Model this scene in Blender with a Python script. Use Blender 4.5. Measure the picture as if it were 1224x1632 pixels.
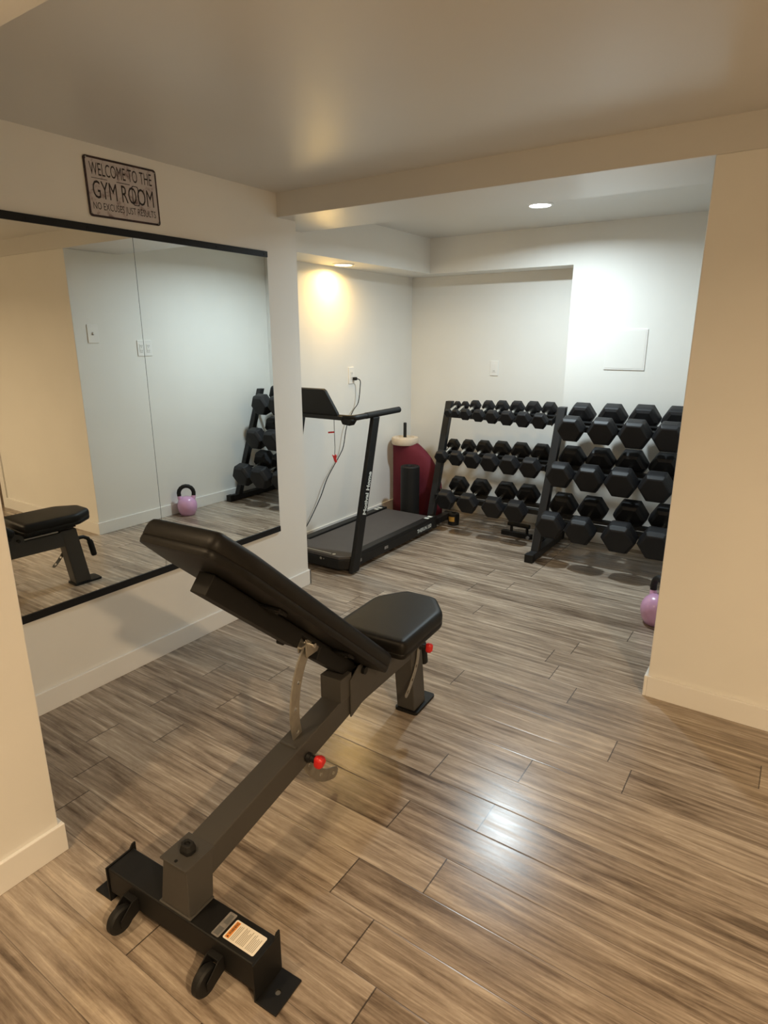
import bpy, bmesh, math, random
from mathutils import Vector, Matrix
random.seed(7)
S = bpy.context.scene
for o in list(bpy.data.objects): bpy.data.objects.remove(o, do_unlink=True)
COL = S.collection
PI = math.pi

# ------------------------------------------------------------------ camera
CY, CP, CR = 0.5916, 0.2761, -0.0006
F_PX = 982.17
cy, sy, cp, sp = math.cos(CY), math.sin(CY), math.cos(CP), math.sin(CP)
fwd = Vector((-sy*cp, cy*cp, -sp)); rgt = Vector((cy, sy, 0)); up = rgt.cross(fwd)
r2 = rgt*math.cos(CR) + up*math.sin(CR); u2 = -rgt*math.sin(CR) + up*math.cos(CR)
cam_d = bpy.data.cameras.new('camera'); cam = bpy.data.objects.new('camera', cam_d); COL.objects.link(cam)
cam.matrix_world = Matrix(((r2.x, u2.x, -fwd.x, 0), (r2.y, u2.y, -fwd.y, 0), (r2.z, u2.z, -fwd.z, 1.5), (0, 0, 0, 1)))
cam_d.sensor_fit = 'VERTICAL'; cam_d.sensor_height = 36; cam_d.lens = F_PX/1632*36
cam_d.clip_start = 0.02
S.camera = cam
S.view_settings.view_transform = 'Standard'; S.view_settings.look = 'None'
S.view_settings.gamma = 1; S.view_settings.use_curve_mapping = False
S.view_settings.exposure = 0.0

# ------------------------------------------------------------------ world (windowless basement)
W = bpy.data.worlds.new('world'); S.world = W; W.use_nodes = True
W.node_tree.nodes['Background'].inputs[0].default_value = (1, .85, .7, 1)
W.node_tree.nodes['Background'].inputs[1].default_value = 0.0

# room numbers
XL, YB, ZB, ZC, YP = -2.4216, 2.6038, 2.1028, 2.2182, 2.747
XT, XS, ZS, YW, YN, ZC2 = -2.9452, -2.6371, 1.9899, 4.5874, 4.8236, 2.2521
XN, YB2, XR, XNL, YNL = -1.4783, 3.0419, -0.3747, -1.6623, 0.7197
XE, YBK = 2.0, -2.2           # far right wall and wall behind the camera
BBH, BBT = 0.096, 0.013

# recessed lamps: (x, y, ceiling z, power, colour, beam angle)
LAMPS = [
    ('white', -1.458, 3.822, ZC2, 28, (0.80, 0.94, 1.0), 165),
    ('soffit', -2.80, 3.66, ZS, 5.5, (1.0, 0.63, 0.19), 165),
    ('front', -1.48, 0.06, ZC, 12, (1.0, 0.72, 0.43), 165),
    ('front', 1.15, -0.10, ZC, 80, (1.0, 0.72, 0.43), 165),
]

# ------------------------------------------------------------------ materials
def mat(name, col, rough=.5, metal=0, spec=.5, bump=None, noise=None, emit=None, coat=0):
    m = bpy.data.materials.new(name); m.use_nodes = True
    nt = m.node_tree; b = nt.nodes['Principled BSDF']
    b.inputs['Base Color'].default_value = (*col, 1); b.inputs['Roughness'].default_value = rough
    b.inputs['Metallic'].default_value = metal; b.inputs['Specular IOR Level'].default_value = spec
    b.inputs['Coat Weight'].default_value = coat
    if emit: b.inputs['Emission Color'].default_value = (*emit[0], 1); b.inputs['Emission Strength'].default_value = emit[1]
    tc = nt.nodes.new('ShaderNodeTexCoord')
    if bump:
        n = nt.nodes.new('ShaderNodeTexNoise'); n.inputs['Scale'].default_value = bump[0]; n.inputs['Detail'].default_value = 4
        bp = nt.nodes.new('ShaderNodeBump'); bp.inputs['Strength'].default_value = bump[1]; bp.inputs['Distance'].default_value = bump[2]
        nt.links.new(tc.outputs['Object'], n.inputs['Vector']); nt.links.new(n.outputs[0], bp.inputs['Height']); nt.links.new(bp.outputs[0], b.inputs['Normal'])
    if noise:
        n = nt.nodes.new('ShaderNodeTexNoise'); n.inputs['Scale'].default_value = noise[0]; n.inputs['Detail'].default_value = 3
        r = nt.nodes.new('ShaderNodeValToRGB'); k = noise[1]
        r.color_ramp.elements[0].position = .3; r.color_ramp.elements[1].position = .7
        r.color_ramp.elements[0].color = (*[c*(1-k) for c in col], 1); r.color_ramp.elements[1].color = (*[min(1, c*(1+k)) for c in col], 1)
        nt.links.new(tc.outputs['Object'], n.inputs['Vector']); nt.links.new(n.outputs[0], r.inputs[0]); nt.links.new(r.outputs[0], b.inputs['Base Color'])
    return m
M = {}
M['wall'] = mat('wall_paint', (.79, .78, .74), .5, spec=.35, bump=(180, .12, .0006), noise=(3, .015))
M['ceiling'] = mat('ceiling_paint', (.66, .65, .62), .30, spec=.45, bump=(7, .05, .004), noise=(2, .015))
M['trim'] = mat('trim_paint', (.80, .79, .76), .3, spec=.5)
M['mirror'] = mat('mirror_silver', (.86, .89, .88), .004, metal=1)
M['rail'] = mat('black_rail', (.007, .007, .008), .5, spec=.3)
M['plastic'] = mat('white_plastic', (.82, .81, .78), .3)
M['plastic_dark'] = mat('grey_slots', (.12, .12, .12), .5)
M['vinyl'] = mat('black_vinyl', (.006, .0055, .005), .46, spec=.24, bump=(260, .25, .0006), noise=(30, .1))
M['steel'] = mat('charcoal_powder_coat', (.052, .049, .045), .5, spec=.45, bump=(500, .15, .0003))
M['steel_black'] = mat('black_powder_coat', (.006, .006, .006), .55, spec=.3, bump=(500, .2, .0003))
M['rubber'] = mat('black_rubber', (.008, .008, .008), .6, spec=.35, bump=(300, .2, .0004))
M['hexrubber'] = mat('hex_rubber', (.008, .008, .0095), .5, spec=.35, bump=(260, .3, .0005))
M['rackpaint'] = mat('rack_paint', (.013, .013, .014), .45, spec=.35)
M['rail_steel'] = mat('shelf_steel', (.012, .012, .012), .4)
M['chrome'] = mat('chrome', (.72, .72, .70), .25, metal=1)
M['nickel'] = mat('nickel_plate', (.36, .34, .30), .36, metal=.75, noise=(40, .1))
M['red'] = mat('red_plastic', (.62, .02, .02), .35)
M['label_white'] = mat('label_paper', (.78, .74, .66), .5)
M['label_grey'] = mat('label_silver', (.20, .19, .18), .45, noise=(60, .3))
M['label_orange'] = mat('label_orange', (.75, .28, .05), .5)
M['ink'] = mat('label_ink', (.06, .04, .03), .6)
M['ink_soft'] = mat('label_fine_print', (.42, .38, .30), .6)
M['belt'] = mat('treadmill_belt', (.065, .060, .060), .6, bump=(400, .3, .0004), noise=(12, .06))
M['tread_black'] = mat('treadmill_plastic', (.008, .008, .008), .5, spec=.35)
M['white_print'] = mat('white_print', (.62, .66, .64), .5)
M['maroon'] = mat('maroon_foam', (.13, .018, .030), .75, spec=.2, bump=(200, .4, .0008), noise=(5, .12))
M['cream'] = mat('cream_foam', (.66, .56, .44), .6, noise=(20, .05))
M['pink'] = mat('pink_vinyl_dip', (.66, .38, .62), .26, coat=.5)
M['gold'] = mat('gold_print', (.60, .34, .07), .4, metal=.3)
M['lens'] = mat('lamp_lens', (.9, .9, .9), .4, emit=((.92, .97, 1), 14))
M['lens_warm'] = mat('lamp_lens_warm', (.9, .9, .9), .4, emit=((1, .80, .45), 12))
M['hall'] = mat('dark_door_paint', (.12, .09, .065), .5)

def sign_mat():
    m = bpy.data.materials.new('weathered_tin'); m.use_nodes = True; nt = m.node_tree; b = nt.nodes['Principled BSDF']
    tc = nt.nodes.new('ShaderNodeTexCoord')
    n = nt.nodes.new('ShaderNodeTexNoise'); n.inputs['Scale'].default_value = 22; n.inputs['Detail'].default_value = 8; n.inputs['Roughness'].default_value = .7
    r = nt.nodes.new('ShaderNodeValToRGB'); e = r.color_ramp.elements
    e[0].position = .32; e[0].color = (.16, .09, .08, 1); e[1].position = .46; e[1].color = (.52, .47, .47, 1)
    x = e.new(.75); x.color = (.56, .53, .52, 1)
    nt.links.new(tc.outputs['Object'], n.inputs[0]); nt.links.new(n.outputs[0], r.inputs[0]); nt.links.new(r.outputs[0], b.inputs['Base Color'])
    b.inputs['Roughness'].default_value = .5
    return m
M['tin'] = sign_mat()
M['tin_rust'] = mat('rusted_tin_edge', (.035, .016, .016), .6, noise=(25, .6))
M['tin_ink'] = mat('sign_ink', (.016, .010, .012), .5)

def floor_mat():
    m = bpy.data.materials.new('grey_brown_wood_planks'); m.use_nodes = True; nt = m.node_tree; b = nt.nodes['Principled BSDF']
    N = nt.nodes.new; L = nt.links.new
    def math_(op, a=None, c=None, v=None, w=None):
        n = N('ShaderNodeMath'); n.operation = op
        if a is not None: L(a, n.inputs[0])
        if v is not None: n.inputs[0].default_value = v
        if c is not None: L(c, n.inputs[1])
        if w is not None: n.inputs[1].default_value = w
        return n.outputs[0]
    tc = N('ShaderNodeTexCoord'); sep = N('ShaderNodeSeparateXYZ'); L(tc.outputs['Object'], sep.inputs[0])
    PW, Y0, PL = .1434, .912, 1.2
    ry = math_('DIVIDE', math_('SUBTRACT', sep.outputs[1], w=Y0), w=PW)
    row = math_('FLOOR', ry); fy = math_('FRACT', ry)
    # joint offset of each row (constant colour ramp, 32 rows from row -12)
    rr = N('ShaderNodeValToRGB'); rr.color_ramp.interpolation = 'CONSTANT'
    known = {0: -.742, 1: -.894, 2: -.675, 3: -.893, 4: -.649, 5: -.90, 6: -.626, 10: -.640, 11: -.769, 13: -.759, 15: -.56}
    rnd = random.Random(3); els = rr.color_ramp.elements
    for i in range(32):
        k = i-12; off = known.get(k, rnd.uniform(-1.2, 0)); f = (off % PL)/PL
        if i == 0: el = els[0]; el.position = 0
        elif i == 1: el = els[1]; el.position = 1/32
        else: el = els.new(i/32)
        el.color = (f, f, f, 1)
    L(math_('DIVIDE', math_('ADD', row, w=12.5), w=32), rr.inputs[0])
    px = math_('SUBTRACT', math_('DIVIDE', sep.outputs[0], w=PL), rr.outputs[0])
    col = math_('FLOOR', px); fx = math_('FRACT', px)
    cmb = N('ShaderNodeCombineXYZ'); L(row, cmb.inputs[0]); L(col, cmb.inputs[1])
    wn = N('ShaderNodeTexWhiteNoise'); wn.noise_dimensions = '3D'; L(cmb.outputs[0], wn.inputs[0])
    # grain coordinates: stretched along the plank, shifted per plank
    gx = math_('ADD', math_('MULTIPLY', sep.outputs[0], w=1.0), math_('MULTIPLY', wn.outputs[0], w=37))
    gy = math_('ADD', sep.outputs[1], math_('MULTIPLY', wn.outputs[0], w=11))
    def grain(sx, sy_, det, rough=.6, dist=0.):
        c = N('ShaderNodeCombineXYZ'); L(math_('MULTIPLY', gx, w=sx), c.inputs[0]); L(math_('MULTIPLY', gy, w=sy_), c.inputs[1])
        n = N('ShaderNodeTexNoise'); n.inputs['Scale'].default_value = 1; n.inputs['Detail'].default_value = det
        n.inputs['Roughness'].default_value = rough; n.inputs['Distortion'].default_value = dist
        L(c.outputs[0], n.inputs[0]); return n.outputs[0]
    g1 = grain(2.0, 44, 7, .64, .35); g2 = grain(6, 150, 4, .62, .3); g3 = grain(2.8, 13, 5, .65, .8); g4 = grain(34, 80, 5, .7)
    v = math_('ADD', math_('MULTIPLY', g1, w=.52), math_('MULTIPLY', g2, w=.15))
    v = math_('ADD', v, math_('MULTIPLY', g3, w=.31)); v = math_('ADD', v, math_('MULTIPLY', g4, w=.08))
    v = math_('ADD', v, math_('MULTIPLY', math_('SUBTRACT', wn.outputs[0], w=.5), w=.085))
    r = N('ShaderNodeValToRGB'); e = r.color_ramp.elements
    e[0].position = .38; e[0].color = (.078, .056, .040, 1)
    e[1].position = .68; e[1].color = (.55, .465, .37, 1)
    for p, c in ((.445, (.165, .125, .092)), (.51, (.262, .207, .158)), (.575, (.365, .302, .238))):
        x = e.new(p); x.color = (*c, 1)
    L(v, r.inputs[0])
    # joints
    dy = math_('MINIMUM', fy, math_('SUBTRACT', fy, v=None, w=None) if False else math_('SUBTRACT', v=1, c=fy))
    dx = math_('MINIMUM', fx, math_('SUBTRACT', v=1, c=fx))
    gy_ = math_('LESS_THAN', dy, w=.0075); gx_ = math_('LESS_THAN', dx, w=.0016)
    gap = math_('MAXIMUM', math_('MULTIPLY', gy_, w=.5), math_('MULTIPLY', gx_, w=.85))
    mx = N('ShaderNodeMix'); mx.data_type = 'RGBA'; L(gap, mx.inputs[0]); L(r.outputs[0], mx.inputs[6]); mx.inputs[7].default_value = (.03, .024, .02, 1)
    L(mx.outputs[2], b.inputs['Base Color'])
    ro = N('ShaderNodeMapRange'); ro.inputs[1].default_value = .3; ro.inputs[2].default_value = .7; ro.inputs[3].default_value = .20; ro.inputs[4].default_value = .30
    L(g1, ro.inputs[0]); L(ro.outputs[0], b.inputs['Roughness'])
    b.inputs['Specular IOR Level'].default_value = .5
    bp = N('ShaderNodeBump'); bp.inputs['Strength'].default_value = .35; bp.inputs['Distance'].default_value = .0012
    ey = N('ShaderNodeMapRange'); ey.inputs[1].default_value = 0; ey.inputs[2].default_value = .02; L(dy, ey.inputs[0])
    h = math_('ADD', math_('MULTIPLY', v, w=1.0), math_('MULTIPLY', ey.outputs[0], w=.8))
    L(h, bp.inputs['Height']); L(bp.outputs[0], b.inputs['Normal'])
    return m
M['floor'] = floor_mat()

# ------------------------------------------------------------------ mesh helpers
class MB:
    def __init__(s): s.b = bmesh.new()
    def box(s, lo, hi, mx=None):
        v = [s.b.verts.new((x, y, z)) for z in (lo[2], hi[2]) for y in (lo[1], hi[1]) for x in (lo[0], hi[0])]
        for f in ((0, 2, 3, 1), (4, 5, 7, 6), (0, 1, 5, 4), (2, 6, 7, 3), (0, 4, 6, 2), (1, 3, 7, 5)): s.b.faces.new([v[i] for i in f])
        if mx is not None: bmesh.ops.transform(s.b, matrix=mx, verts=v)
        return s
    def hexa(s, pts):      # 8 points: bottom 4 (ccw), top 4 (ccw)
        v = [s.b.verts.new(p) for p in pts]
        for f in ((3, 2, 1, 0), (4, 5, 6, 7), (0, 1, 5, 4), (1, 2, 6, 5), (2, 3, 7, 6), (3, 0, 4, 7)): s.b.faces.new([v[i] for i in f])
        return s
    def prism(s, poly, d0, d1, axis='x', holes=(), mx=None):
        """extrude a closed 2D outline (with holes) from d0 to d1 along axis"""
        def P(a, c, d): return {'x': (d, a, c), 'y': (a, d, c), 'z': (a, c, d)}[axis]
        new = []
        if not holes:
            A = [s.b.verts.new(P(a, c, d0)) for a, c in poly]; B = [s.b.verts.new(P(a, c, d1)) for a, c in poly]
            s.b.faces.new(A[::-1]); s.b.faces.new(B); n = len(A)
            for i in range(n): s.b.faces.new([A[i], A[(i+1) % n], B[(i+1) % n], B[i]])
            new = A+B
        else:
            t = bmesh.new()
            for lp in [poly]+list(holes):
                vs = [t.verts.new(P(a, c, d0)) for a, c in lp]
                for i in range(len(vs)): t.edges.new((vs[i], vs[(i+1) % len(vs)]))
            bmesh.ops.triangle_fill(t, use_beauty=True, use_dissolve=False, edges=t.edges[:])
            ex = bmesh.ops.extrude_face_region(t, geom=t.faces[:])
            dv = Vector(P(0, 0, d1))-Vector(P(0, 0, d0))
            for g in ex['geom']:
                if isinstance(g, bmesh.types.BMVert): g.co += dv
            me = bpy.data.meshes.new('tmp'); t.to_mesh(me); t.free()
            old = set(s.b.verts); s.b.from_mesh(me); bpy.data.meshes.remove(me)
            new = [v for v in s.b.verts if v not in old]
        if mx is not None: bmesh.ops.transform(s.b, matrix=mx, verts=new)
        return s
    def cyl(s, p0, p1, r, r1=None, seg=20, cap=True):
        p0, p1 = Vector(p0), Vector(p1); d = (p1-p0); L_ = d.length
        q = d.to_track_quat('Z', 'Y').to_matrix().to_4x4(); mx = Matrix.Translation((p0+p1)/2) @ q
        bmesh.ops.create_cone(s.b, cap_ends=cap, segments=seg, radius1=r, radius2=r if r1 is None else r1, depth=L_, matrix=mx)
        return s
    def tube(s, pts, r, seg=12, cap=True):
        pts = [Vector(p) for p in pts]; n = len(pts); rings = []; prev = None
        for i, p in enumerate(pts):
            t = (pts[min(i+1, n-1)]-pts[max(i-1, 0)]).normalized()
            if prev is None:
                a = Vector((0, 0, 1)) if abs(t.z) < .9 else Vector((1, 0, 0)); u = t.cross(a).normalized()
            else:
                u = (prev-t*prev.dot(t)).normalized()
            prev = u; w = t.cross(u); rr = r[i] if isinstance(r, (list, tuple)) else r
            rings.append([s.b.verts.new(p+(u*math.cos(2*PI*k/seg)+w*math.sin(2*PI*k/seg))*rr) for k in range(seg)])
        for i in range(n-1):
            for k in range(seg): s.b.faces.new([rings[i][k], rings[i][(k+1) % seg], rings[i+1][(k+1) % seg], rings[i+1][k]])
        if cap: s.b.faces.new(rings[0][::-1]); s.b.faces.new(rings[-1])
        return s
    def rings(s, loops, cap=True):
        R = [[s.b.verts.new(p) for p in lp] for lp in loops]; n = len(R[0])
        for i in range(len(R)-1):
            for k in range(n): s.b.faces.new([R[i][k], R[i][(k+1) % n], R[i+1][(k+1) % n], R[i+1][k]])
        if cap: s.b.faces.new(R[0][::-1]); s.b.faces.new(R[-1])
        return s
    def lathe(s, prof, c=(0, 0, 0), seg=32, cap=True):
        return s.rings([[(c[0]+r*math.cos(2*PI*k/seg), c[1]+r*math.sin(2*PI*k/seg), c[2]+z) for k in range(seg)] for r, z in prof], cap)
    def build(s, name, m, parent=None, bevel=0, smooth=False, loc=(0, 0, 0), seg=2, sub=0):
        bmesh.ops.recalc_face_normals(s.b, faces=s.b.faces[:])
        me = bpy.data.meshes.new(name); s.b.to_mesh(me); s.b.free()
        o = bpy.data.objects.new(name, me); COL.objects.link(o); o.location = loc
        me.materials.append(M[m] if isinstance(m, str) else m)
        if smooth:
            me.polygons.foreach_set('use_smooth', [True]*len(me.polygons))
            if smooth != 'all': me.set_sharp_from_angle(angle=math.radians(38 if smooth is True else smooth))
        if parent: o.parent = parent
        if bevel:
            b = o.modifiers.new('bevel', 'BEVEL'); b.width = bevel; b.segments = seg; b.limit_method = 'ANGLE'; b.angle_limit = math.radians(35); b.harden_normals = False
        if sub:
            b = o.modifiers.new('sub', 'SUBSURF'); b.levels = sub; b.render_levels = sub
        return o

def tag(o, label=None, cat=None, group=None, kind=None):
    if label: o['label'] = label
    if cat: o['category'] = cat
    if group: o['group'] = group
    if kind: o['kind'] = kind
    return o
def empty(name, loc, label, cat, group=None, rz=0):
    o = bpy.data.objects.new(name, None); COL.objects.link(o); o.location = loc; o.rotation_euler = (0, 0, rz); o.empty_display_size = .1
    return tag(o, label, cat, group)
def struct(name, mb, m, bevel=0): return tag(mb.build(name, m, None, bevel), kind='structure')
def circle(cx, cy_, r, n=14): return [(cx+r*math.cos(2*PI*k/n), cy_+r*math.sin(2*PI*k/n)) for k in range(n)]
def rrect(x0, y0, x1, y1, r, n=4):
    out = []
    for cx, cy_, a in ((x1-r, y1-r, 0), (x0+r, y1-r, 90), (x0+r, y0+r, 180), (x1-r, y0+r, 270)):
        for i in range(n+1): t = math.radians(a+90*i/n); out.append((cx+r*math.cos(t), cy_+r*math.sin(t)))
    return out
def text_mesh(name, s, m, parent, mx, width=None, height=None, depth=.0006, bold=0):
    cu = bpy.data.curves.new(name, 'FONT'); cu.body = s; cu.size = 1; cu.extrude = 0; cu.offset = bold; cu.align_x = 'LEFT'; cu.resolution_u = 3
    t = bpy.data.objects.new(name, cu); COL.objects.link(t)
    dg = bpy.context.evaluated_depsgraph_get(); me = bpy.data.meshes.new_from_object(t.evaluated_get(dg))
    bpy.data.objects.remove(t, do_unlink=True); bpy.data.curves.remove(cu)
    xs = [v.co.x for v in me.vertices]; ys = [v.co.y for v in me.vertices]
    x0, x1, y0, y1 = min(xs), max(xs), min(ys), max(ys)
    sx = width/(x1-x0) if width else 1; sy_ = height/(y1-y0) if height else sx
    for v in me.vertices: v.co = Vector(((v.co.x-x0)*sx, (v.co.y-y0)*sy_, depth))
    me.transform(mx); me.materials.append(M[m])
    o = bpy.data.objects.new(name, me); COL.objects.link(o)
    if parent: o.parent = parent
    return o

# ------------------------------------------------------------------ structure
T = .10
struct('floor', MB().box((XT-.2, YBK-.1, -.1), (XE+.1, YN+.1, 0)), 'floor')
struct('ceiling', MB().box((XT-.2, YBK-.1, ZC), (XE+.1, YB+.05, ZC+.1)).box((XT-.2, YB+.05, ZC2), (XE+.1, YN+.1, ZC2+.1)), 'ceiling')
struct('wall_mirror_side', MB().box((XT-.02, YNL-.14, 0), (XL, YP, ZC)), 'wall')
struct('wall_alcove_side', MB().box((XT-.1, YP, 0), (XT, YN+.1, ZC2)), 'wall')
# back wall with its recess, and the upper bulkhead over it
struct('wall_back', MB().box((XT, YN, 0), (XN, YN+.1, ZC2)).box((XN, YW, 0), (XE, YN+.1, ZC2)).box((XT, YW, ZS), (XN, YN, ZC2)), 'wall')
struct('trim_1', MB().box((XT, YP-.05, ZS), (XS, YW, ZC2)), 'wall')                # soffit over the treadmill
struct('trim_2', MB().box((XT, YB, ZB), (XE, YB2, ZC2+.02)), 'ceiling', .003)     # beam between the rooms
struct('wall_right', MB().prism([(YB, 0), (YW, 0), (YW, ZC2), (YB2, ZC2), (YB2, ZB), (YB, ZB)], XR, 1.05, 'x'), 'wall', .003)
struct('wall_left', MB().box((XL-.1, YBK, 0), (XNL, YNL, ZC)), 'wall', .003)
struct('trim_3', MB().box((XNL, .60, 2.10), (XE, .78, ZC)), 'wall', .003)          # header overhead
struct('wall_behind', MB().box((XNL, YBK-.1, 0), (XE, YBK, ZC)), 'wall')
struct('wall_far_right', MB().box((XE, YBK-.1, 0), (XE+.1, YN, ZC2)), 'wall')
struct('trim_4', MB().box((1.05, YB-.012, 0), (1.12, YB+.02, 2.1)), 'trim')
struct('door_1', MB().box((1.12, YB+.02, .005), (1.98, YB+.06, 2.09)), 'hall')
# baseboards
def bb(name, *boxes):
    m = MB()
    for lo, hi in boxes: m.box((lo[0], lo[1], 0), (hi[0], hi[1], BBH))
    struct(name, m, 'trim', .0025)
bb('baseboard_mirror_side', ((XL, YNL, 0), (XL+BBT, YP+BBT, 0)), ((XT+BBT, YP, 0), (XL+BBT, YP+BBT, 0)))
bb('baseboard_alcove', ((XT, YP+BBT, 0), (XT+BBT, YN, 0)), ((XT+BBT, YN-BBT, 0), (XN, YN, 0)))
bb('baseboard_back', ((XN-BBT, YW-BBT, 0), (XR, YW, 0)), ((XN-BBT, YW, 0), (XN, YN-BBT, 0)))
bb('baseboard_right', ((XR-BBT, YB-BBT, 0), (XR, YW-BBT, 0)), ((XR, YB-BBT, 0), (1.05, YB, 0)))
bb('baseboard_left', ((XNL, YBK, 0), (XNL+BBT, YNL+BBT, 0)), ((XL+BBT, YNL, 0), (XNL, YNL+BBT, 0)))

# ------------------------------------------------------------------ recessed lamps
def lamp(kind, x, y, z, power, col, beam):
    lab = {'white': 'round bright white recessed light in the back ceiling above the dumbbells',
           'soffit': 'round warm recessed light under the soffit over the treadmill'}
    t = empty('recessed_light', (x, y, z), lab.get(kind, 'warm recessed ceiling light over the ' + ('near left wall' if x < 0 else 'front room on the right')), 'ceiling light')
    MB().lathe([(.062, -.0005), (.078, -.0005), (.078, -.004), (.064, -.008), (.062, -.006)], seg=40, cap=False).build('trim_ring', 'plastic', t, smooth=True)
    MB().lathe([(.061, -.001), (.061, -.005)], seg=32).build('lens', 'lens' if kind == 'white' else 'lens_warm', t)
    ld = bpy.data.lights.new('lamp_glow', 'AREA'); ld.shape = 'DISK'; ld.size = .115; ld.energy = power; ld.color = col; ld.spread = math.radians(beam)
    lo = bpy.data.objects.new('lamp_glow', ld); COL.objects.link(lo); lo.parent = t; lo.location = (0, 0, -.009)
for a in LAMPS: lamp(*a)

# ------------------------------------------------------------------ mirrors on the left wall
MT, MBZ = 1.905, .440
for (y0, y1, lab) in ((.945, 1.7195, 'tall frameless wall mirror panel nearer the doorway, reflecting the bench seat'),
                      (1.7215, 2.5085, 'tall frameless wall mirror panel farther along, reflecting the pink kettlebell')):
    g = tag(MB().box((XL+.001, y0, MBZ), (XL+.008, y1, MT)).build('wall_mirror', 'mirror'), lab, 'mirror', 'wall mirror panels')
    g.data.materials.append(mat('mirror_edge', (.05, .07, .065), .3))
    for p in g.data.polygons:
        if abs(p.normal.x) < .5: p.material_index = 1
r_ = tag(MB().box((XL+.001, .90, MT-.006), (XL+.013, 2.5086, MT+.022)).build('mirror_rail', 'rail', bevel=.001), 'long black rail along the top edge of the wall mirrors', 'rail')
for yy in (1.28, 1.52, 2.17, 2.485):
    MB().cyl((XL+.0125, yy, MT+.008), (XL+.0145, yy, MT+.008), .006, seg=12).build('screw', 'steel_black', r_)
tag(MB().box((XL+.001, .90, MBZ-.026), (XL+.013, 2.5086, MBZ+.006)).build('mirror_rail', 'rail', bevel=.001), 'long black rail along the bottom edge of the wall mirrors', 'rail')

# ------------------------------------------------------------------ tin sign
sg = empty('tin_sign', (XL, 1.7045, 2.068), 'weathered tin sign reading WELCOME TO THE GYM ROOM above the mirrors', 'sign')
SW, SH = .326, .216
mxs = Matrix.Rotation(math.radians(1.0), 4, 'X')
MB().prism(rrect(-SW/2, -SH/2, SW/2, SH/2, .012), .002, .005, 'x', mx=mxs).build('rust_border', 'tin_rust', sg)
MB().prism(rrect(-SW/2+.008, -SH/2+.008, SW/2-.008, SH/2-.008, .010), .005, .0056, 'x', mx=mxs).build('sign_face', 'tin', sg)
def signtext(s, y0, z0, w, h, bold=.02):
    mx = mxs @ Matrix.Translation((.0057, y0, z0)) @ Matrix(((0, 0, 1, 0), (1, 0, 0, 0), (0, 1, 0, 0), (0, 0, 0, 1)))
    return text_mesh('lettering', s, 'tin_ink', sg, mx, w, h, .0004, bold)
signtext('WELCOME TO THE', -.142, .042, .280, .046, .0)
signtext('GYM ROOM', -.138, -.040, .276, .064, .0)
signtext('NO EXCUSES JUST RESULTS', -.144, -.088, .286, .034, .0)
ln = MB().box((.0056, -.138, .031), (.0062, -.07, .033)).box((.0056, -.03, .030), (.0062, .03, .0325)).prism(rrect(.037, -.044, .068, .030, .008), .0056, .0060, 'x', holes=[rrect(.040, -.041, .065, .027, .007)])
bmesh.ops.transform(ln.b, matrix=mxs, verts=ln.b.verts[:]); ln.build('ruled_lines', 'tin_ink', sg)
for a in (-1, 1):
    for b in (-1, 1): MB().cyl((.005, a*(SW/2-.010), b*(SH/2-.010)), (.0075, a*(SW/2-.010), b*(SH/2-.010)), .003, seg=10).build('nail_head', 'nickel', sg)

# ------------------------------------------------------------------ wall plates, outlet, access panel
def plate(name, loc, rz, w, h, label, cat, devs, kind):
    t = empty(name, loc, label, cat, rz=rz)           # local: faces -y
    MB().prism(rrect(-w/2, -h/2, w/2, h/2, .004), -.006, 0, 'y').build('cover_plate', 'plastic', t, bevel=.0015)
    for dx in devs:
        if kind == 'rocker':
            MB().prism(rrect(dx-.0165, -.033, dx+.0165, .033, .002), -.0085, -.006, 'y').build('rocker', 'trim', t, bevel=.001)
            MB().box((dx-.008, -.0092, -.022), (dx+.008, -.0085, -.019)).build('indicator', 'plastic_dark', t)
        elif kind == 'toggle':
            MB().box((dx-.005, -.016, -.006), (dx+.005, -.006, .010)).build('toggle', 'trim', t, bevel=.001)
            MB().box((dx-.006, -.0072, -.010), (dx+.006, -.006, .011)).build('toggle_slot', 'plastic_dark', t)
        else:
            f = MB().prism(rrect(dx-.0165, -.033, dx+.0165, .033, .003), -.0085, -.006, 'y').build('socket_face', 'trim', t, bevel=.001)
            q = MB()
            for zz in (.018, -.018):
                q.box((dx-.008, -.0092, zz-.005), (dx-.0055, -.0085, zz+.005)).box((dx+.0055, -.0092, zz-.005), (dx+.008, -.0085, zz+.005)).cyl((dx, -.0085, zz-.011), (dx, -.0092, zz-.011), .0025, seg=8)
            q.build('slots', 'plastic_dark', f)
    return t
plate('light_switch', (-2.146, YN, 1.255), 0, .072, .118, 'white rocker switch plate on the recessed back wall above the left rack', 'light switch', (0,), 'rocker')
plate('wall_outlet', (XT, 3.925, 1.215), PI/2, .072, .125, 'white wall outlet above the treadmill with a black plug in it', 'outlet', (0,), 'outlet')
plate('wall_plate', (XR, 2.748, 1.527), -PI/2, .085, .132, 'small white single wall plate seen in the mirror near the room corner', 'wall plate', (0,), 'toggle')
plate('wall_outlet', (XR, 3.178, 1.418), -PI/2, .132, .122, 'white wall outlet plate built double to mimic its split reflection at the mirror seam', 'outlet', (-.032, .032), 'outlet')  # single outlet widened to two sockets, imitating the seam's doubled reflection
ap = empty('access_panel', (-1.07, YW, 1.417), 'flat square white access panel on the back wall above the right rack', 'access panel')
MB().prism(rrect(-.1365, -.137, .1365, .137, .003), -.006, 0, 'y').build('panel_frame', 'trim', ap, bevel=.002)
MB().prism(rrect(-.126, -.1265, .126, .1265, .002), -.0075, -.006, 'y').build('panel_lid', 'wall', ap, bevel=.001)

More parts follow.
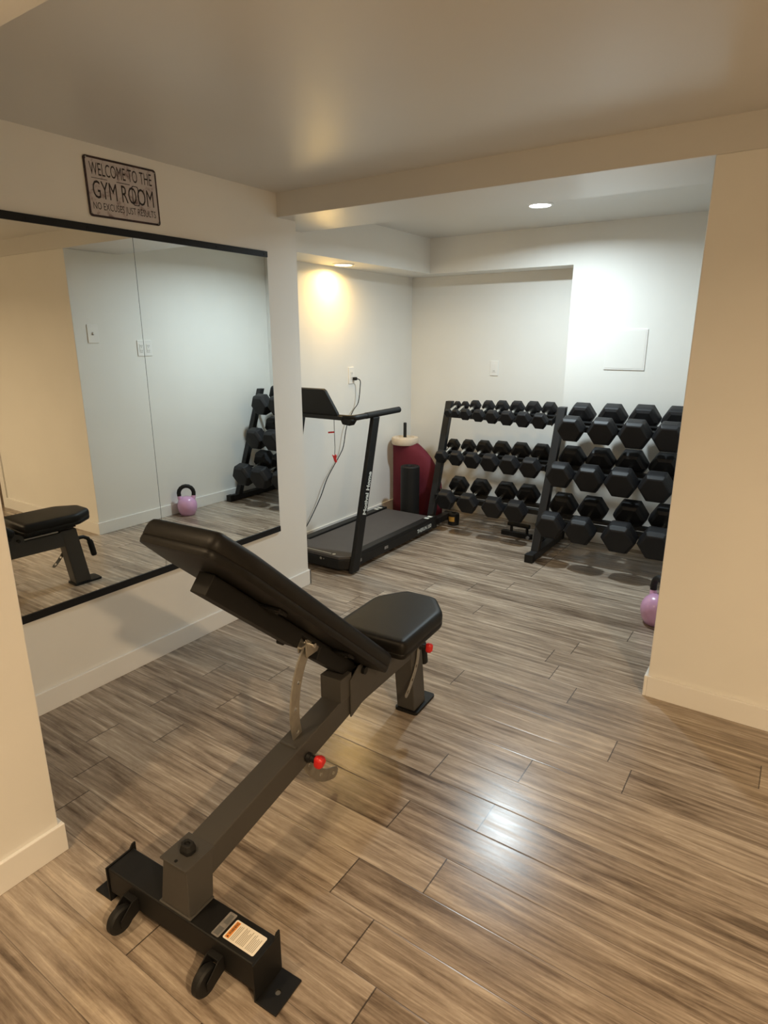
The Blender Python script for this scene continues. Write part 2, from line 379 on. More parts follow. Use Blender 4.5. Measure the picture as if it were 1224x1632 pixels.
# ------------------------------------------------------------------ weight bench
th = math.radians(3.0)
EX = Vector((math.cos(th), math.sin(th), 0)); BO = Vector((-1.13, .755, 0))+EX*.012
bench = empty('weight_bench', BO, 'black adjustable incline weight bench with charcoal steel frame standing in the foreground', 'weight bench', rz=th)
# rear crossbar
cb = MB().box((-.262, -.042, .030), (.262, .042, .110)).build('rear_crossbar', 'steel_black', bench, bevel=.004)
for s in (-1, 1):
    x0, x1 = sorted((s*.262, s*.267))
    m = MB().box((x0, -.046, .0), (x1, .050, .112))
    m.hexa([(x0, .030, .112), (x1, .030, .112), (x1, .050, .112), (x0, .050, .112), (x0, .040, .124), (x1, .040, .124), (x1, .050, .124), (x0, .050, .124)])
    fx0, fx1 = sorted((s*.267, s*.328))
    m.prism([(fx0, -.046), (fx1, -.046), (fx1, .050), (fx0, .050)], .0005, .006, 'z', holes=[circle(s*.298, -.002, .007)])
    ft = m.build('foot_bracket', 'steel_black', bench, bevel=.001)
    MB().lathe([(.0065, .0006), (.0065, .003)], (s*.298, -.002, 0), 12).build('hole_disc', 'nickel', ft)  # metal disc added inside the bracket hole, stands for the floor showing through
# post
MB().hexa([(-.052, -.036, .112), (.050, -.036, .112), (.050, .044, .112), (-.052, .044, .112),
           (-.040, -.026, .246), (.044, -.026, .246), (.044, .060, .246), (-.040, .060, .246)]).box((-.058, -.040, .1105), (.056, .042, .116)).build('rear_post', 'steel', bench, bevel=.003)
cpp = MB().prism([(-.046, -.031), (.047, -.031), (.047, .064), (-.046, .064)], .246, .251, 'z').build('post_cap', 'steel', bench, bevel=.001)
MB().cyl((.0, -.019, .2505), (.0, -.019, .2518), .0045, seg=10).build('screw_hole', 'steel_black', cpp)
MB().rings([[(x*k+.002, y*k+.018, z) for x, y in ((-.019, -.007), (-.012, -.016), (.012, -.016), (.019, -.007), (.019, .008), (.012, .016), (-.012, .016), (-.019, .008))]
            for k, z in ((1, .251), (1, .262), (.78, .276), (.40, .2765), (.36, .270))]).build('rubber_stop', 'rubber', bench, bevel=.0015)
# main beam (rises, then runs level under the seat)
prof = [(.035, .160), (.70, .268), (.80, .272), (1.165, .268), (1.155, .362), (.80, .362), (.70, .352), (.060, .247), (.035, .240)]
MB().prism(prof, -.038, .040, 'x').build('main_beam', 'steel', bench, bevel=.004)
# front post, foot, handle
MB().hexa([(-.040, 1.115, .355), (.042, 1.115, .355), (.042, 1.205, .365), (-.040, 1.205, .365), (-.040, 1.160, .012), (.042, 1.160, .012), (.042, 1.258, .012), (-.040, 1.258, .012)][4:] +
          [(-.040, 1.112, .368), (.042, 1.112, .368), (.042, 1.205, .368), (-.040, 1.205, .368)]).build('front_post', 'steel', bench, bevel=.004)
MB().prism(rrect(-.048, 1.150, .056, 1.325, .014), .0, .012, 'z', holes=[circle(.004, 1.298, .005, 10)]).build('front_foot', 'steel_black', bench, bevel=.0015)
hb = MB().tube([(.002, 1.185, .285), (.002, 1.225, .290), (.002, 1.262, .288), (.002, 1.288, .272), (.002, 1.300, .245)], .012, 14).build('carry_handle', 'steel_black', bench, smooth=True)
MB().tube([(.002, 1.297, .255), (.002, 1.302, .240), (.002, 1.316, .158), (.002, 1.317, .152)], [.016, .018, .018, .014], 16).build('rubber_grip', 'rubber', hb, smooth=True)
# pads
def pad(outline, z0, z1, name, soft=.016):
    """upholstered pad: outline (x,y) with softened top edge, flat board bottom"""
    n = len(outline); cx = sum(p[0] for p in outline)/n; cy_ = sum(p[1] for p in outline)/n
    def inset(d, z):
        out = []
        for i in range(n):
            a, b, c = Vector(outline[i-1]), Vector(outline[i]), Vector(outline[(i+1) % n])
            e1 = (b-a).normalized(); e2 = (c-b).normalized(); n1 = Vector((-e1.y, e1.x)); n2 = Vector((-e2.y, e2.x))
            k = (n1+n2); k = k/max(.35, k.dot(n1)); out.append((b.x+k.x*d, b.y+k.y*d, z))
        return out
    h = z1-z0
    prof_ = [(.016, 0), (.003, .002), (.0, h*.14), (.0, h*.30), (.0015, h*.32), (.0, h*.34), (-.001, h*.6), (.001, h*.80), (.006, h*.92), (.014, h*.985)]
    lo = [inset(d, z0+z) for d, z in prof_]
    for k, z in ((.90, 1.0), (.6, 1.015), (.25, 1.02)): lo.append([(cx+(x-cx)*k, cy_+(y-cy_)*k, z0+h*z) for x, y, _ in lo[9]])
    return MB().rings(lo)
# backrest: built in pad space (x across, s along, n up), then tilted
a, b = Vector((0, .79, .40)), Vector((0, .06, 1.045)); us = (b-a).normalized(); nn = Vector((0, -us.z, us.y))
if nn.z < 0: nn = -nn
mxb = Matrix(((1, us.x, nn.x, a.x), (0, us.y, nn.y, a.y), (0, us.z, nn.z, a.z), (0, 0, 0, 1)))
def dense(pts, k=3):
    out = []
    for i in range(len(pts)):
        p, q = Vector(pts[i]), Vector(pts[(i+1) % len(pts)])
        out += [tuple(p.lerp(q, t/k)) for t in range(k)]
    return out
def rounded(pts, r, n=4):
    out = []
    for i in range(len(pts)):
        p0, p1, p2 = Vector(pts[i-1]), Vector(pts[i]), Vector(pts[(i+1) % len(pts)])
        d0, d1 = (p0-p1).normalized(), (p2-p1).normalized(); A, B = p1+d0*r, p1+d1*r
        for k in range(n+1):
            t = k/n; out.append(tuple(A*(1-t)**2+p1*2*t*(1-t)+B*t*t))
    return out
CX = -.004
bo = rounded([(CX-.138, .0), (CX-.142, .85), (CX-.118, .975), (CX+.118, .975), (CX+.142, .85), (CX+.138, .0)][::-1], .024)
m = pad(bo, 0, .068, 'b'); m.b.transform(mxb); m.build('backrest_pad', 'vinyl', bench, smooth=50)
so = rounded([(CX-.150, .862), (CX+.158, .862), (CX+.158, 1.175), (CX+.072, 1.290), (CX-.066, 1.290), (CX-.150, 1.175)], .028)
m = pad(so, .418, .486, 's'); m.build('seat_pad', 'vinyl', bench, smooth=50)
# back frame channel and cross plates (pad space)
m = MB().prism([(.05, -.056), (.285, -.058), (.285, -.016), (.405, -.016), (.405, -.056), (.842, -.056), (.842, -.002), (.05, -.002)], -.026, .026, 'x'); m.b.transform(mxb); bf = m.build('backrest_frame', 'steel_black', bench, bevel=.002)
for s_ in (.20, .62):
    m = MB().box((-.090, s_-.02, -.010), (.090, s_+.02, -.0005)); m.b.transform(mxb); m.build('cross_plate', 'steel_black', bf, bevel=.001)
    for x in (-.07, .07):
        m = MB().cyl((x, s_, -.010), (x, s_, -.014), .006, seg=8); m.b.transform(mxb); m.build('bolt', 'steel_black', bf)
# pivot bracket
pv = MB()
for s in (-1, 1):
    x0, x1 = sorted((s*.041+.001, s*.047+.001))
    pv.prism([(.690, .262), (.770, .285), (.905, .350), (.890, .405), (.815, .432), (.745, .432), (.690, .400)], x0, x1, 'x')
pv.box((-.040, .64, .340), (.042, .705, .425))
pvo = pv.build('pivot_bracket', 'steel', bench, bevel=.002)
MB().cyl((-.058, .765, .405), (.060, .765, .405), .013, seg=14).build('pivot_bolt', 'steel_black', pvo, smooth=True)
MB().cyl((-.056, .865, .375), (.058, .865, .375), .010, seg=14).build('pivot_bolt', 'steel_black', pvo, smooth=True)
# seat frame
sf = MB().box((-.022, .86, .372), (.024, 1.215, .417)).box((-.085, .93, .408), (.085, .965, .4175)).box((-.085, 1.12, .408), (.085, 1.155, .4175)).build('seat_frame', 'steel_black', bench, bevel=.002)
MB().box((-.030, .88, .364), (.032, 1.10, .372)).build('seat_frame_lip', 'nickel', sf)
# adjustment arcs (plates with holes)
def arc_plate(name, ctr, w, x0, x1, holes):
    L_, R_ = [], []; n = len(ctr)
    for i, p in enumerate(ctr):
        p = Vector(p); t = (Vector(ctr[min(i+1, n-1)])-Vector(ctr[max(i-1, 0)])).normalized(); q = Vector((-t.y, t.x))
        L_.append(tuple(p+q*w/2)); R_.append(tuple(p-q*w/2))
    tip = Vector(ctr[-1]); t = (tip-Vector(ctr[-2])).normalized(); q = Vector((-t.y, t.x))
    end = [tuple(tip+q*w/2*math.cos(a_)+t*w/2*math.sin(a_)) for a_ in (PI/6, PI/3, PI/2, 2*PI/3, 5*PI/6)]
    return MB().prism(L_+end+R_[::-1], x0, x1, 'x', holes=[circle(h[0], h[1], .0068) for h in holes]).build(name, 'nickel', bench, bevel=.0008)
def spline(pts, k=5):
    out = []
    P_ = [Vector(p) for p in pts]
    for i in range(len(P_)-1):
        p0, p1, p2, p3 = P_[max(i-1, 0)], P_[i], P_[i+1], P_[min(i+2, len(P_)-1)]
        for j in range(k):
            t = j/k; out.append(tuple(.5*((2*p1)+(-p0+p2)*t+(2*p0-5*p1+4*p2-p3)*t*t+(-p0+3*p1-3*p2+p3)*t**3)))
    out.append(tuple(P_[-1])); return out
arc = spline([(.545, .600), (.498, .548), (.466, .474), (.454, .393), (.461, .322), (.478, .254), (.502, .191), (.540, .130), (.590, .080), (.648, .052)])
arc_plate('backrest_arc', arc, .042, -.003, .003, [(.478, .492), (.459, .411), (.463, .329), (.514, .174), (.572, .099), (.643, .055)])
arc_plate('seat_arc', spline([(1.178, .300), (1.165, .240), (1.135, .190), (1.098, .150), (1.080, .135)]), .022, .046, .050, [(1.158, .226), (1.126, .180), (1.090, .144)])
# arc hinge at the back frame
MB().box((-.016, .500, .575), (-.010, .560, .630)).box((.010, .505, .565), (.016, .575, .625)).box((-.030, .480, .604), (.016, .505, .612)).build('arc_hinge', 'nickel', bench, bevel=.0015)
MB().cyl((-.026, .528, .600), (.030, .528, .600), .0075, seg=14).build('hinge_pin', 'chrome', bench, smooth=True)
MB().cyl((-.072, .478, .612), (-.050, .478, .612), .009, seg=10).cyl((-.055, .478, .612), (-.028, .490, .606), .005, seg=10).build('hinge_stop', 'steel_black', bench, smooth=True)
# slot collar on beam, red pull knobs
MB().box((-.030, .415, .296), (.030, .425, .310)).build('slot_collar', 'steel', bench, bevel=.002)
def knob(p, d, name):
    p = Vector(p); d = Vector(d).normalized()
    c = MB().tube([p, p+d*.012, p+d*.013, p+d*.030], [.015, .015, .011, .011], 16).build(name, 'rubber', bench, smooth=True)
    k = MB(); st = p+d*.027
    q = d.to_track_quat('Z', 'Y').to_matrix().to_4x4()
    lo = []
    for rr_, zz in ((.008, 0), (.017, .004), (.020, .012), (.019, .022), (.012, .030)):
        lo.append([tuple(st+q.to_3x3() @ Vector((rr_*(1+.16*math.cos(3*t))*math.cos(t), rr_*(1+.16*math.cos(3*t))*math.sin(t), zz))) for t in [2*PI*j/24 for j in range(24)]])
    k.rings(lo).build('red_knob', 'red', c, smooth=True)
knob((.046, .452, .262), (1, .10, -.08), 'backrest_pop_pin')
knob((.042, 1.19, .300), (1, .35, -.05), 'seat_pop_pin')
# casters
for x in (-.162, .148):
    wh = MB().lathe([(.010, -.012), (.032, -.012), (.0365, -.007), (.0365, .007), (.032, .012), (.010, .012)], seg=28)
    wh.b.transform(Matrix.Translation((x, -.086, .037)) @ Matrix.Rotation(PI/2, 4, 'Y'))
    w = wh.build('wheel', 'rubber', bench, smooth=True)
    hub = MB().cyl((x-.020, -.086, .037), (x+.020, -.086, .037), .008, seg=12).cyl((x-.0125, -.086, .037), (x-.0135, -.086, .037), .022, seg=20).build('wheel_hub', 'steel_black', w)
    br = MB()
    for dx in (-.019, .019):
        br.prism([(-.042, .035), (-.042, .078), (-.060, .078), (-.098, .050), (-.098, .026), (-.080, .022)], x+dx-.0015, x+dx+.0015, 'x')
    br.box((x-.019, -.058, .070), (x+.019, -.042, .077)).build('wheel_bracket', 'steel_black', bench, bevel=.0008)
# labels on crossbar
lb = MB().prism(rrect(.151, -.027, .249, .026, .004), .1102, .1106, 'z').build('warning_label', 'label_white', bench); lb['label'] = 'white warning sticker with an orange header'
MB().prism([(.155, -.023), (.167, -.023), (.167, .022), (.155, .022)], .1106, .1109, 'z').build('header_band', 'label_orange', lb)
mt = Matrix.Translation((.1648, -.0135, .1110)) @ Matrix(((0, -1, 0, 0), (1, 0, 0, 0), (0, 0, 1, 0), (0, 0, 0, 1)))
text_mesh('header_text', 'WARNING', 'ink', lb, mt, .033, .0075, .0001, .03)
MB().prism([(.165, -.021), (.158, -.0205), (.1615, -.0155)], .1109, .1111, 'z').build('warning_triangle', 'ink', lb)
fp = MB(); rl = random.Random(5)
for i in range(17):
    xx = .171+i*.0043
    if i in (3, 10): continue
    fp.box((xx, -.022, .1106), (xx+.0022, -.022+rl.uniform(.030, .043), .1108))
fp.build('fine_print', 'ink_soft', lb)
l2 = MB().prism(rrect(.120, -.034, .144, .034, .003), .1102, .1106, 'z').build('grey_label', 'label_grey', bench); l2['label'] = 'small grey metallic sticker'
MB().box((.124, -.030, .1106), (.140, -.008, .1108)).box((.126, .002, .1106), (.139, .028, .1108)).build('label_marks', 'plastic_dark', l2)

# ------------------------------------------------------------------ treadmill
TX0, TX1, TY0, TY1 = -2.845, -2.300, 3.00, 4.175
PX0 = -2.898
tm = empty('treadmill', ((TX0+TX1)/2, (TY0+TY1)/2, 0), 'black folding treadmill with a grey belt against the left alcove wall', 'treadmill')
inv = Matrix.Translation((-(TX0+TX1)/2, -(TY0+TY1)/2, 0))
def tb(mb, name, m, par=None, **k): mb.b.transform(inv); return mb.build(name, m, par or tm, **k)
tb(MB().prism([(TX0, TY1), (TX0, TY0+.06), (TX0+.06, TY0-.02), (TX1-.06, TY0-.02), (TX1, TY0+.03), (TX1, TY1)], .028, .098, 'z'), 'deck_base', 'tread_black', bevel=.006)
for x0, x1 in ((TX0, TX0+.062), (TX1-.062, TX1)):
    rl_ = tb(MB().box((x0+.0005, TY0+.14, .096), (x1-.0005, TY1+.006, .122)), 'side_rail', 'tread_black', bevel=.006)
    q = MB().box((x0+.012, TY1-.115, .1222), (x1-.012, TY1-.085, .1232)).box((x0+.012, TY1-.065, .1222), (x1-.012, TY1-.035, .1232)); tb(q, 'end_marking', 'white_print', rl_)
    tb(MB().box((x0-.002, TY1-.03, .020), (x1+.002, TY1+.012, .124)), 'end_cap', 'tread_black', bevel=.006)
tb(MB().box((TX0+.064, TY0+.16, .099), (TX1-.064, TY1+.0, .110)), 'running_belt', 'belt', bevel=.004)
hd = tb(MB().prism([(TX0+.004, TY0+.168), (TX0+.004, TY0+.06), (TX0+.064, TY0-.016), (TX1-.064, TY0-.016), (TX1-.004, TY0+.034), (TX1-.004, TY0+.14), (TX1-.05, TY0+.168)], .098, .118, 'z'), 'motor_cover', 'belt', bevel=.003)
tb(MB().box((TX0+.12, TY0+.012, .118), (TX1-.15, TY0+.018, .1186)).cyl((TX1-.125, TY0+.015, .118), (TX1-.125, TY0+.015, .1186), .012, seg=14), 'cover_printing', 'white_print', hd)
tb(MB().cyl((TX1-.21, TY0-.0195, .085), (TX1-.21, TY0-.0215, .085), .009, seg=12).cyl((TX1-.185, TY0-.0195, .085), (TX1-.185, TY0-.0215, .085), .004, seg=10), 'front_badge', 'nickel')
for fx in (TX0+.05, TX1-.05):
    for fy in (TY0+.10, TY1-.08):
        tb(MB().cyl((fx, fy, 0), (fx, fy, .03), .022, seg=14), 'rubber_foot', 'rubber')
# side markings
def sidetext(s, y0, z0, w, h, par=None, m='white_print', bold=.02):
    mx = inv @ Matrix.Translation((TX1+.0004, y0, z0)) @ Matrix(((0, 0, 1, 0), (1, 0, 0, 0), (0, 1, 0, 0), (0, 0, 0, 1)))
    return text_mesh('side_lettering', s, m, tm, mx, w, h, .0004, bold)
sidetext('THERUN 350', 3.88, .050, .215, .030)
for y0_, y1_ in ((3.10, 3.155), (3.43, 3.475)): tb(MB().box((TX1, y0_, .053), (TX1+.0008, y1_, .074)), 'side_sticker', 'label_grey')
# uprights
def upright(x0, x1):
    y0, y1, z1 = 3.005, 3.262, 1.005
    return tb(MB().hexa([(x0, y0-.002, .012), (x1, y0-.002, .012), (x1, y0+.080, .012), (x0, y0+.080, .012),
                         (x0, y1-.002, z1), (x1, y1-.002, z1), (x1, y1+.072, z1), (x0, y1+.072, z1)]), 'upright', 'tread_black', bevel=.006)
ur = upright(TX1+.001, TX1+.031); upright(PX0-.030, PX0)
# brand lettering up the right post
dv = Vector((0, 3.262-3.005, .993)).normalized(); nv = Vector((0, dv.z, -dv.y))
Mt = Matrix(((0, 0, 1, TX1+.0312), (dv.y, -nv.y, 0, 3.005+dv.y*.395+nv.y*.060), (dv.z, -nv.z, 0, .012+dv.z*.395+nv.z*.060), (0, 0, 0, 1)))
text_mesh('post_lettering', 'Motival Home', 'white_print', ur, inv @ Mt, .285, .036, .0004, .035)
# handlebar: front bar and two arms
hbz = 1.022
pts = [(TX1+.012, 3.590, hbz+.002), (TX1+.012, 3.57, hbz+.002), (TX1+.012, 3.12, hbz-.002), (TX1+.006, 3.085, hbz-.003), (TX1-.02, 3.065, hbz-.004), (TX1-.06, 3.06, hbz-.004)]
pts2 = [(PX0-.015+TX1+.015-p[0]+.0, p[1], p[2]) for p in pts][::-1]
hb_ = tb(MB().tube(pts+pts2, .0185, 14), 'handlebar', 'tread_black', smooth=True)
for sx in (1, -1):
    gx = TX1+.012 if sx > 0 else PX0-.012
    tb(MB().tube([(gx, 3.592, hbz+.002), (gx, 3.588, hbz+.002), (gx, 3.20, hbz-.001)], [.017, .0205, .0205], 16), 'foam_grip', 'rubber', hb_, smooth=True)
tb(MB().prism([(TX1-.075, 1.008), (TX1-.060, .978), (TX1-.005, .972), (TX1+.015, 1.0), (TX1+.015, 1.012), (TX1-.075, 1.015)], 3.045, 3.10, 'y'), 'corner_bracket', 'tread_black', bevel=.004)
# console
cxm = (TX0+TX1)/2
co = MB().prism([(cxm-.185, 0), (cxm+.185, 0), (cxm+.178, .03), (cxm+.120, .170), (cxm+.105, .182), (cxm-.105, .182), (cxm-.120, .170), (cxm-.178, .03)], -.012, .012, 'y')
co.b.transform(Matrix.Translation((0, 3.055, 1.018)) @ Matrix.Rotation(math.radians(16), 4, 'X'))
con = tb(co, 'console', 'tread_black', bevel=.004)
tb(MB().box((cxm-.22, 3.03, 1.004), (cxm+.22, 3.10, 1.030)), 'console_tray', 'tread_black', bevel=.006)
tb(MB().cyl((cxm+.150, 3.0405, 1.035), (cxm+.150, 3.0385, 1.035), .004, seg=10), 'console_screw', 'nickel', con)

# safety key hanging from the console
sk = empty('safety_key', (-2.405, 3.022, .755), 'red treadmill safety clips on a thin cord hanging below the console', 'safety clip')
MB().tube([(.0, -.0, .255), (.001, 0, .16), (.003, 0, .08), (0, 0, .02)], .0018, 6).build('cord', 'tread_black', sk, smooth=True)
MB().box((-.024, -.004, .168), (.024, .004, .178), Matrix.Rotation(math.radians(-8), 4, 'Y')).build('clip', 'red', sk, bevel=.002)
MB().prism([(-.020, .030), (-.006, .022), (.004, .034), (.014, .028), (.008, .008), (.016, -.014), (.006, -.020), (-.004, -.008), (-.010, .010)], -.005, .005, 'y').build('clip', 'red', sk, bevel=.002)
# power cord
pc = empty('power_cord', (XT+.03, 3.945, 1.19), 'black power cord hanging from the wall outlet down behind the treadmill', 'power cord')
w0 = [(-.012, 0, 0), (.012, .004, .0), (.022, .025, -.012), (.018, .034, -.05), (.015, .010, -.18), (.012, -.059, -.244), (.012, -.143, -.357), (.012, -.187, -.499), (.012, -.237, -.565), (.012, -.389, -.711), (.012, -.476, -.840), (.012, -.592, -.975), (.012, -.70, -1.08), (.03, -.80, -1.170)]
pv3 = []
for i in range(len(w0)-1):
    p0, p1, p2, p3 = [Vector(w0[min(max(i+k, 0), len(w0)-1)]) for k in (-1, 0, 1, 2)]
    for j in range(5):
        t = j/5; pv3.append(.5*((2*p1)+(-p0+p2)*t+(2*p0-5*p1+4*p2-p3)*t*t+(-p0+3*p1-3*p2+p3)*t**3))
MB().tube(pv3, .0036, 8).build('cord', 'rubber', pc, smooth=True)
MB().box((-.0205, -.013, -.012), (.008, .013, .012)).build('plug', 'rubber', pc, bevel=.004)

# ------------------------------------------------------------------ mats in the corner
mr = empty('yoga_mat', (-2.79, 4.50, 0), 'tall loosely rolled maroon exercise mat standing in the corner behind the treadmill', 'exercise mat')
def roll_loops(off=0):
    lv = []
    for z, xr in ((0, .362), (.10, .364), (.20, .362), (.30, .352), (.38, .328), (.45, .292), (.51, .250), (.56, .200), (.60, .145), (.625, .105), (.64, .100)):
        x0 = -.128; cx = (x0+xr)/2; a_ = (xr-x0)/2-off; b_ = .102-off-.02*(z/.64)
        lv.append([(cx+a_*math.cos(t)+.0*z, b_*math.sin(t)*(1-.25*max(0, math.cos(t))*(1-z/.7)), z) for t in [2*PI*k/40 for k in range(40)]])
    return lv
MB().rings(roll_loops()).build('outer_wrap', 'maroon', mr, smooth='all')
cr = MB().lathe([(.112, .612), (.116, .618), (.116, .664), (.111, .672), (.078, .672), (.074, .664), (.050, .664), (.046, .672), (.020, .672), (.016, .655)], (-.012, 0, 0), 40).build('rolled_core', 'cream', mr, smooth=35)
fr = empty('foam_roller', (-2.628, 4.303, 0), 'short black foam roller standing on end in front of the maroon mat', 'foam roller')
MB().lathe([(.076, .0), (.079, .004), (.079, .466), (.074, .472), (.040, .472), (.036, .466), (.036, .30)], seg=36).build('roller_body', 'rubber', fr, smooth=35)
st = empty('massage_stick', (-2.805, 4.50, .664), 'slim black stick standing up out of the cream core of the maroon mat', 'stick')
MB().lathe([(.012, -.0), (.014, .004), (.014, .128), (.012, .132)], seg=16).build('stick_body', 'rubber', st, smooth=True)

# ------------------------------------------------------------------ kettlebell
kb = empty('kettlebell', (-.484, 3.37, 0), 'pink kettlebell with a black handle on the floor by the right wall', 'kettlebell', rz=math.radians(128))
MB().lathe([(.052, 0), (.060, .003), (.074, .030), (.083, .065), (.084, .090), (.078, .118), (.064, .142), (.045, .158), (.020, .166)], seg=40).build('body', 'pink', kb, smooth='all')
hl = []
def kbh(t): return Vector((.062*math.sin(t)*(1+.10*math.cos(t)), 0, .185+.072*math.cos(t)))
path = [Vector((-.050, 0, .140)), Vector((-.058, 0, .160))]+[kbh(math.radians(d)) for d in range(-100, 101, 20)]+[Vector((.058, 0, .160)), Vector((.050, 0, .140))]
MB().tube(path[:4], [.022, .019, .017, .016], 16).build('handle_base', 'pink', kb, smooth=True)
MB().tube(path[-4:], [.016, .017, .019, .022], 16).build('handle_base', 'pink', kb, smooth=True)
MB().tube(path[2:-2], [.0175]*len(path[2:-2]), 16).build('handle', 'rubber', kb, smooth=True)

# ------------------------------------------------------------------ dumbbell racks
TILT = math.radians(17)
def rack(x0, x1, yb, slope, ztop, base0, base1, tiers, label):
    t = empty('dumbbell_rack', ((x0+x1)/2, (base0+base1)/2, 0), label, 'dumbbell rack')
    iv = Matrix.Translation((-(x0+x1)/2, -(base0+base1)/2, 0))
    def B(mb, name, m, par=t, **k): mb.b.transform(iv); return mb.build(name, m, par, **k)
    W_ = .055
    for a0, a1 in ((x0, x0+W_), (x1-W_, x1)):
        d = .052
        B(MB().hexa([(a0, yb+.055*slope, .055), (a1, yb+.055*slope, .055), (a1, yb+.055*slope+d, .055), (a0, yb+.055*slope+d, .055),
                     (a0, yb+ztop*slope, ztop), (a1, yb+ztop*slope, ztop), (a1, yb+ztop*slope+d, ztop), (a0, yb+ztop*slope+d, ztop)]), 'upright_post', 'rackpaint', bevel=.004)
        fb = B(MB().box((a0, base0+.012, .004), (a1, base1-.012, .056)), 'base_bar', 'rackpaint', bevel=.004)
        B(MB().box((a0-.002, base0, 0), (a1+.002, base0+.05, .060)), 'end_cap', 'rubber', fb, bevel=.003); B(MB().box((a0-.002, base1-.04, 0), (a1+.002, base1, .060)), 'end_cap', 'rubber', fb, bevel=.003)
    for (yc, zc, hr) in tiers:
        # two angle rails under the handles, tilted
        R_ = Matrix.Translation((0, yc, zc)) @ Matrix.Rotation(TILT, 4, 'X')
        for s in (-1, 1):
            sh = MB(); y0_, y1_ = sorted((s*.022, s*.050))
            sh.box((x0+W_, y0_, -hr-.004), (x1-W_, y1_, -hr)); ya, yb_ = sorted((s*.046, s*.050)); sh.box((x0+W_, ya, -hr-.040), (x1-W_, yb_, -hr-.004))
            sh.b.transform(R_); B(sh, 'shelf_rail', 'rail_steel')
        for a0, a1 in ((x0+W_, x0+W_+.005), (x1-W_-.005, x1-W_)):
            br = MB().prism([(-.055, -hr-.045), (.060, -hr-.045), (.060, -hr), (-.055, -hr)], a0, a1, 'x')
            br.b.transform(R_); B(br, 'shelf_bracket', 'rail_steel')
    return t
HR = .0145
r1t = [(4.455, .947, HR), (4.385, .617, HR), (4.300, .302, HR)]
r2t = [(4.300, .937, HR), (4.190, .640, HR), (4.075, .316, HR)]
rack(-2.420, -1.437, 4.205, .300, 1.0, 4.24, 4.578, r1t, 'left black three-tier dumbbell rack holding the smaller hex dumbbells, in the wall recess')
rack(-1.432, -.424, 3.960, .376, 1.025, 3.872, 4.555, r2t, 'right black three-tier dumbbell rack holding the big hex dumbbells, beside the right wall')

def head_mesh(R, h):
    """hexagonal rubber head along +y from 0 (handle side) to h (outer face)"""
    rings = []
    for k, y in ((.30, -.002), (.72, .0), (.93, h*.10), (1.0, h*.24), (1.0, h*.80), (.88, h*.95), (.80, h), (.60, h*1.0)):
        rings.append([(R*k*math.cos(2*PI*i/6), y, R*k*math.sin(2*PI*i/6)) for i in range(6)])
    m = MB().rings(rings)
    side = [f for f in m.b.faces if abs(f.normal.y) < .25 and len(f.verts) == 4]
    m.b.normal_update()
    side = [f for f in m.b.faces if abs(f.normal.y) < .12 and len(f.verts) == 4]
    bmesh.ops.inset_individual(m.b, faces=side, thickness=R*.17, depth=-R*.025)
    return m
def dumbbell(x, yc, zc, R, cc, label, group, roll=0.0):
    hth = min(R*1.15, cc*.52); hl_ = cc-hth
    t = empty('hex_dumbbell', (x, yc, zc), label, 'dumbbell', group); t.rotation_euler = (TILT, 0, 0)
    for s in (-1, 1):
        m = head_mesh(R, hth)
        m.b.transform(Matrix.Rotation(roll, 4, 'Y'))
        if s < 0: m.b.transform(Matrix.Rotation(PI, 4, 'Z'))
        m.b.transform(Matrix.Translation((0, s*hl_/2, 0)))
        m.build('hex_head', 'hexrubber', t, bevel=R*.035)
    n = 10; pts = [(0, -hl_/2-.004+(hl_+.008)*i/n, 0) for i in range(n+1)]
    rad = [HR*(.86+.14*math.sin(PI*i/n)) for i in range(n+1)]
    MB().tube(pts, rad, 16).build('handle', 'chrome', t, smooth=True)
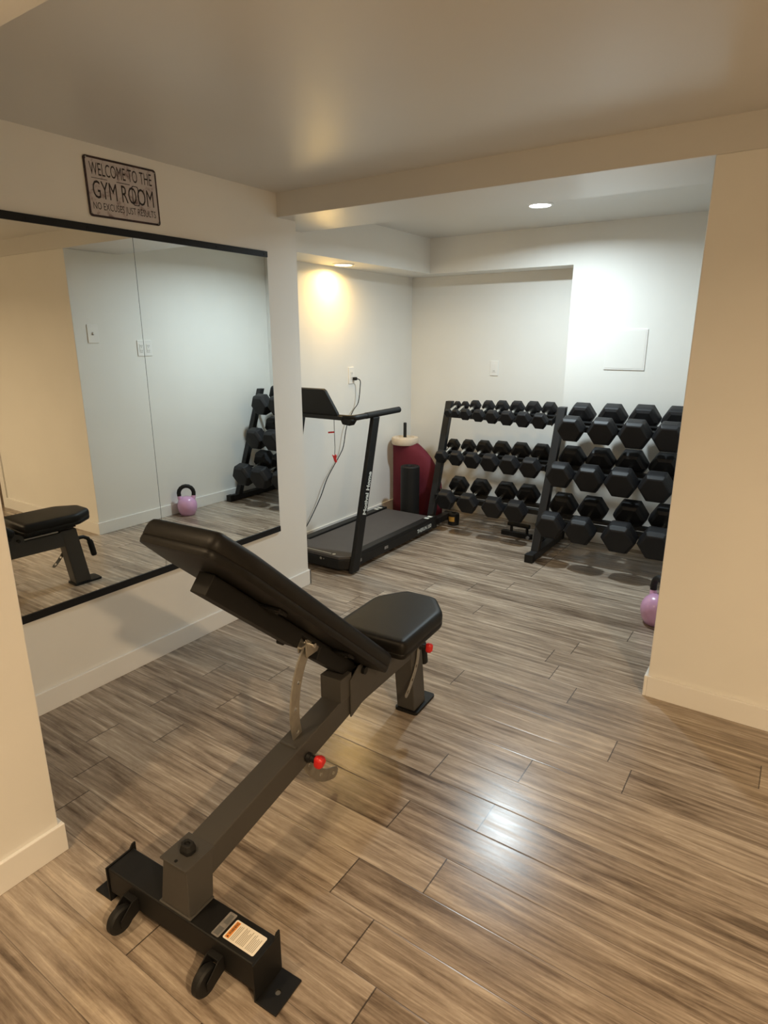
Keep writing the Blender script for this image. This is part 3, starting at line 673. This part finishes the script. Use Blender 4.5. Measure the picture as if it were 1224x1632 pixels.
# the head sizes are half widths across corners
ordn = ['first', 'second', 'third', 'fourth', 'fifth', 'sixth', 'seventh', 'eighth']
def row(rackn, tier, tc, xs, Rs, ccs):
    n = len(xs)
    for i in range(n):
        size = 'small' if Rs[i] < .05 else ('medium' if Rs[i] < .083 else 'large')
        if i == 0: pos = 'leftmost'
        elif i == n-1: pos = 'rightmost'
        else: pos = ordn[i]+' from the left'
        lab = '%s black hex dumbbell, %s on the %s tier of the %s rack' % (size, pos, tier, rackn)
        dumbbell(xs[i], tc[0], tc[1], Rs[i], ccs[i], lab, 'hex dumbbells on the %s rack' % rackn)
def lin(a, b, n): return [a+(b-a)*i/(n-1) for i in range(n)]
row('left', 'top', r1t[0], [-2.325, -2.256, -2.168, -2.055, -1.940, -1.818, -1.690, -1.562], [.033, .035, .048, .052, .057, .060, .063, .063], lin(.165, .21, 8))
row('left', 'middle', r1t[1], [-2.325, -2.191, -2.053, -1.903, -1.745, -1.580], [.056, .062, .068, .075, .079, .082], lin(.215, .235, 6))
row('left', 'bottom', r1t[2], [-2.225, -2.031, -1.816, -1.636], [.083, .085, .088, .090], lin(.235, .25, 4))
row('right', 'top', r2t[0], [-1.278, -1.068, -.861, -.652], [.094, .098, .103, .104], lin(.235, .25, 4))
row('right', 'middle', r2t[1], [-1.290, -1.094, -.888, -.676], [.095, .100, .105, .106], lin(.255, .27, 4))
row('right', 'bottom', r2t[2], [-1.292, -1.088, -.838, -.615], [.099, .101, .110, .111], lin(.27, .29, 4))

# ------------------------------------------------------------------ small gear on the floor under the left rack
pu = empty('push_up_stand', (-1.70, 4.39, 0), 'low black push-up stand on the floor under the left rack', 'push-up stand', rz=math.radians(-4))
MB().box((-.125, -.022, .0), (.125, .022, .036)).build('base', 'rubber', pu, bevel=.004)
for lx in (-.045, .085): MB().cyl((lx, 0, .034), (lx, 0, .085), .011, seg=12).build('leg', 'rubber', pu, smooth=True)
MB().cyl((-.075, 0, .095), (.105, 0, .095), .017, seg=16).build('grip_bar', 'rubber', pu, smooth=True)
MB().cyl((.105, -.030, .014), (.105, -.022, .014), .014, seg=16).build('end_knob', 'label_grey', pu, smooth=True)
an = empty('ankle_weight', (-2.262, 4.405, 0), 'small black rolled weight with a gold mark beside the end of the treadmill', 'weight')
MB().lathe([(.040, 0), (.046, .006), (.048, .05), (.046, .094), (.038, .100), (.020, .100), (.018, .090)], seg=28).build('roll', 'rubber', an, smooth=35)
MB().rings([[((.0485)*math.cos(math.radians(a_)), .0485*math.sin(math.radians(a_)), z) for a_ in range(-115, -54, 10)]+[((.0492)*math.cos(math.radians(a_)), .0492*math.sin(math.radians(a_)), z) for a_ in range(-55, -116, -10)] for z in (.035, .075)]).build('gold_label', 'gold', an)
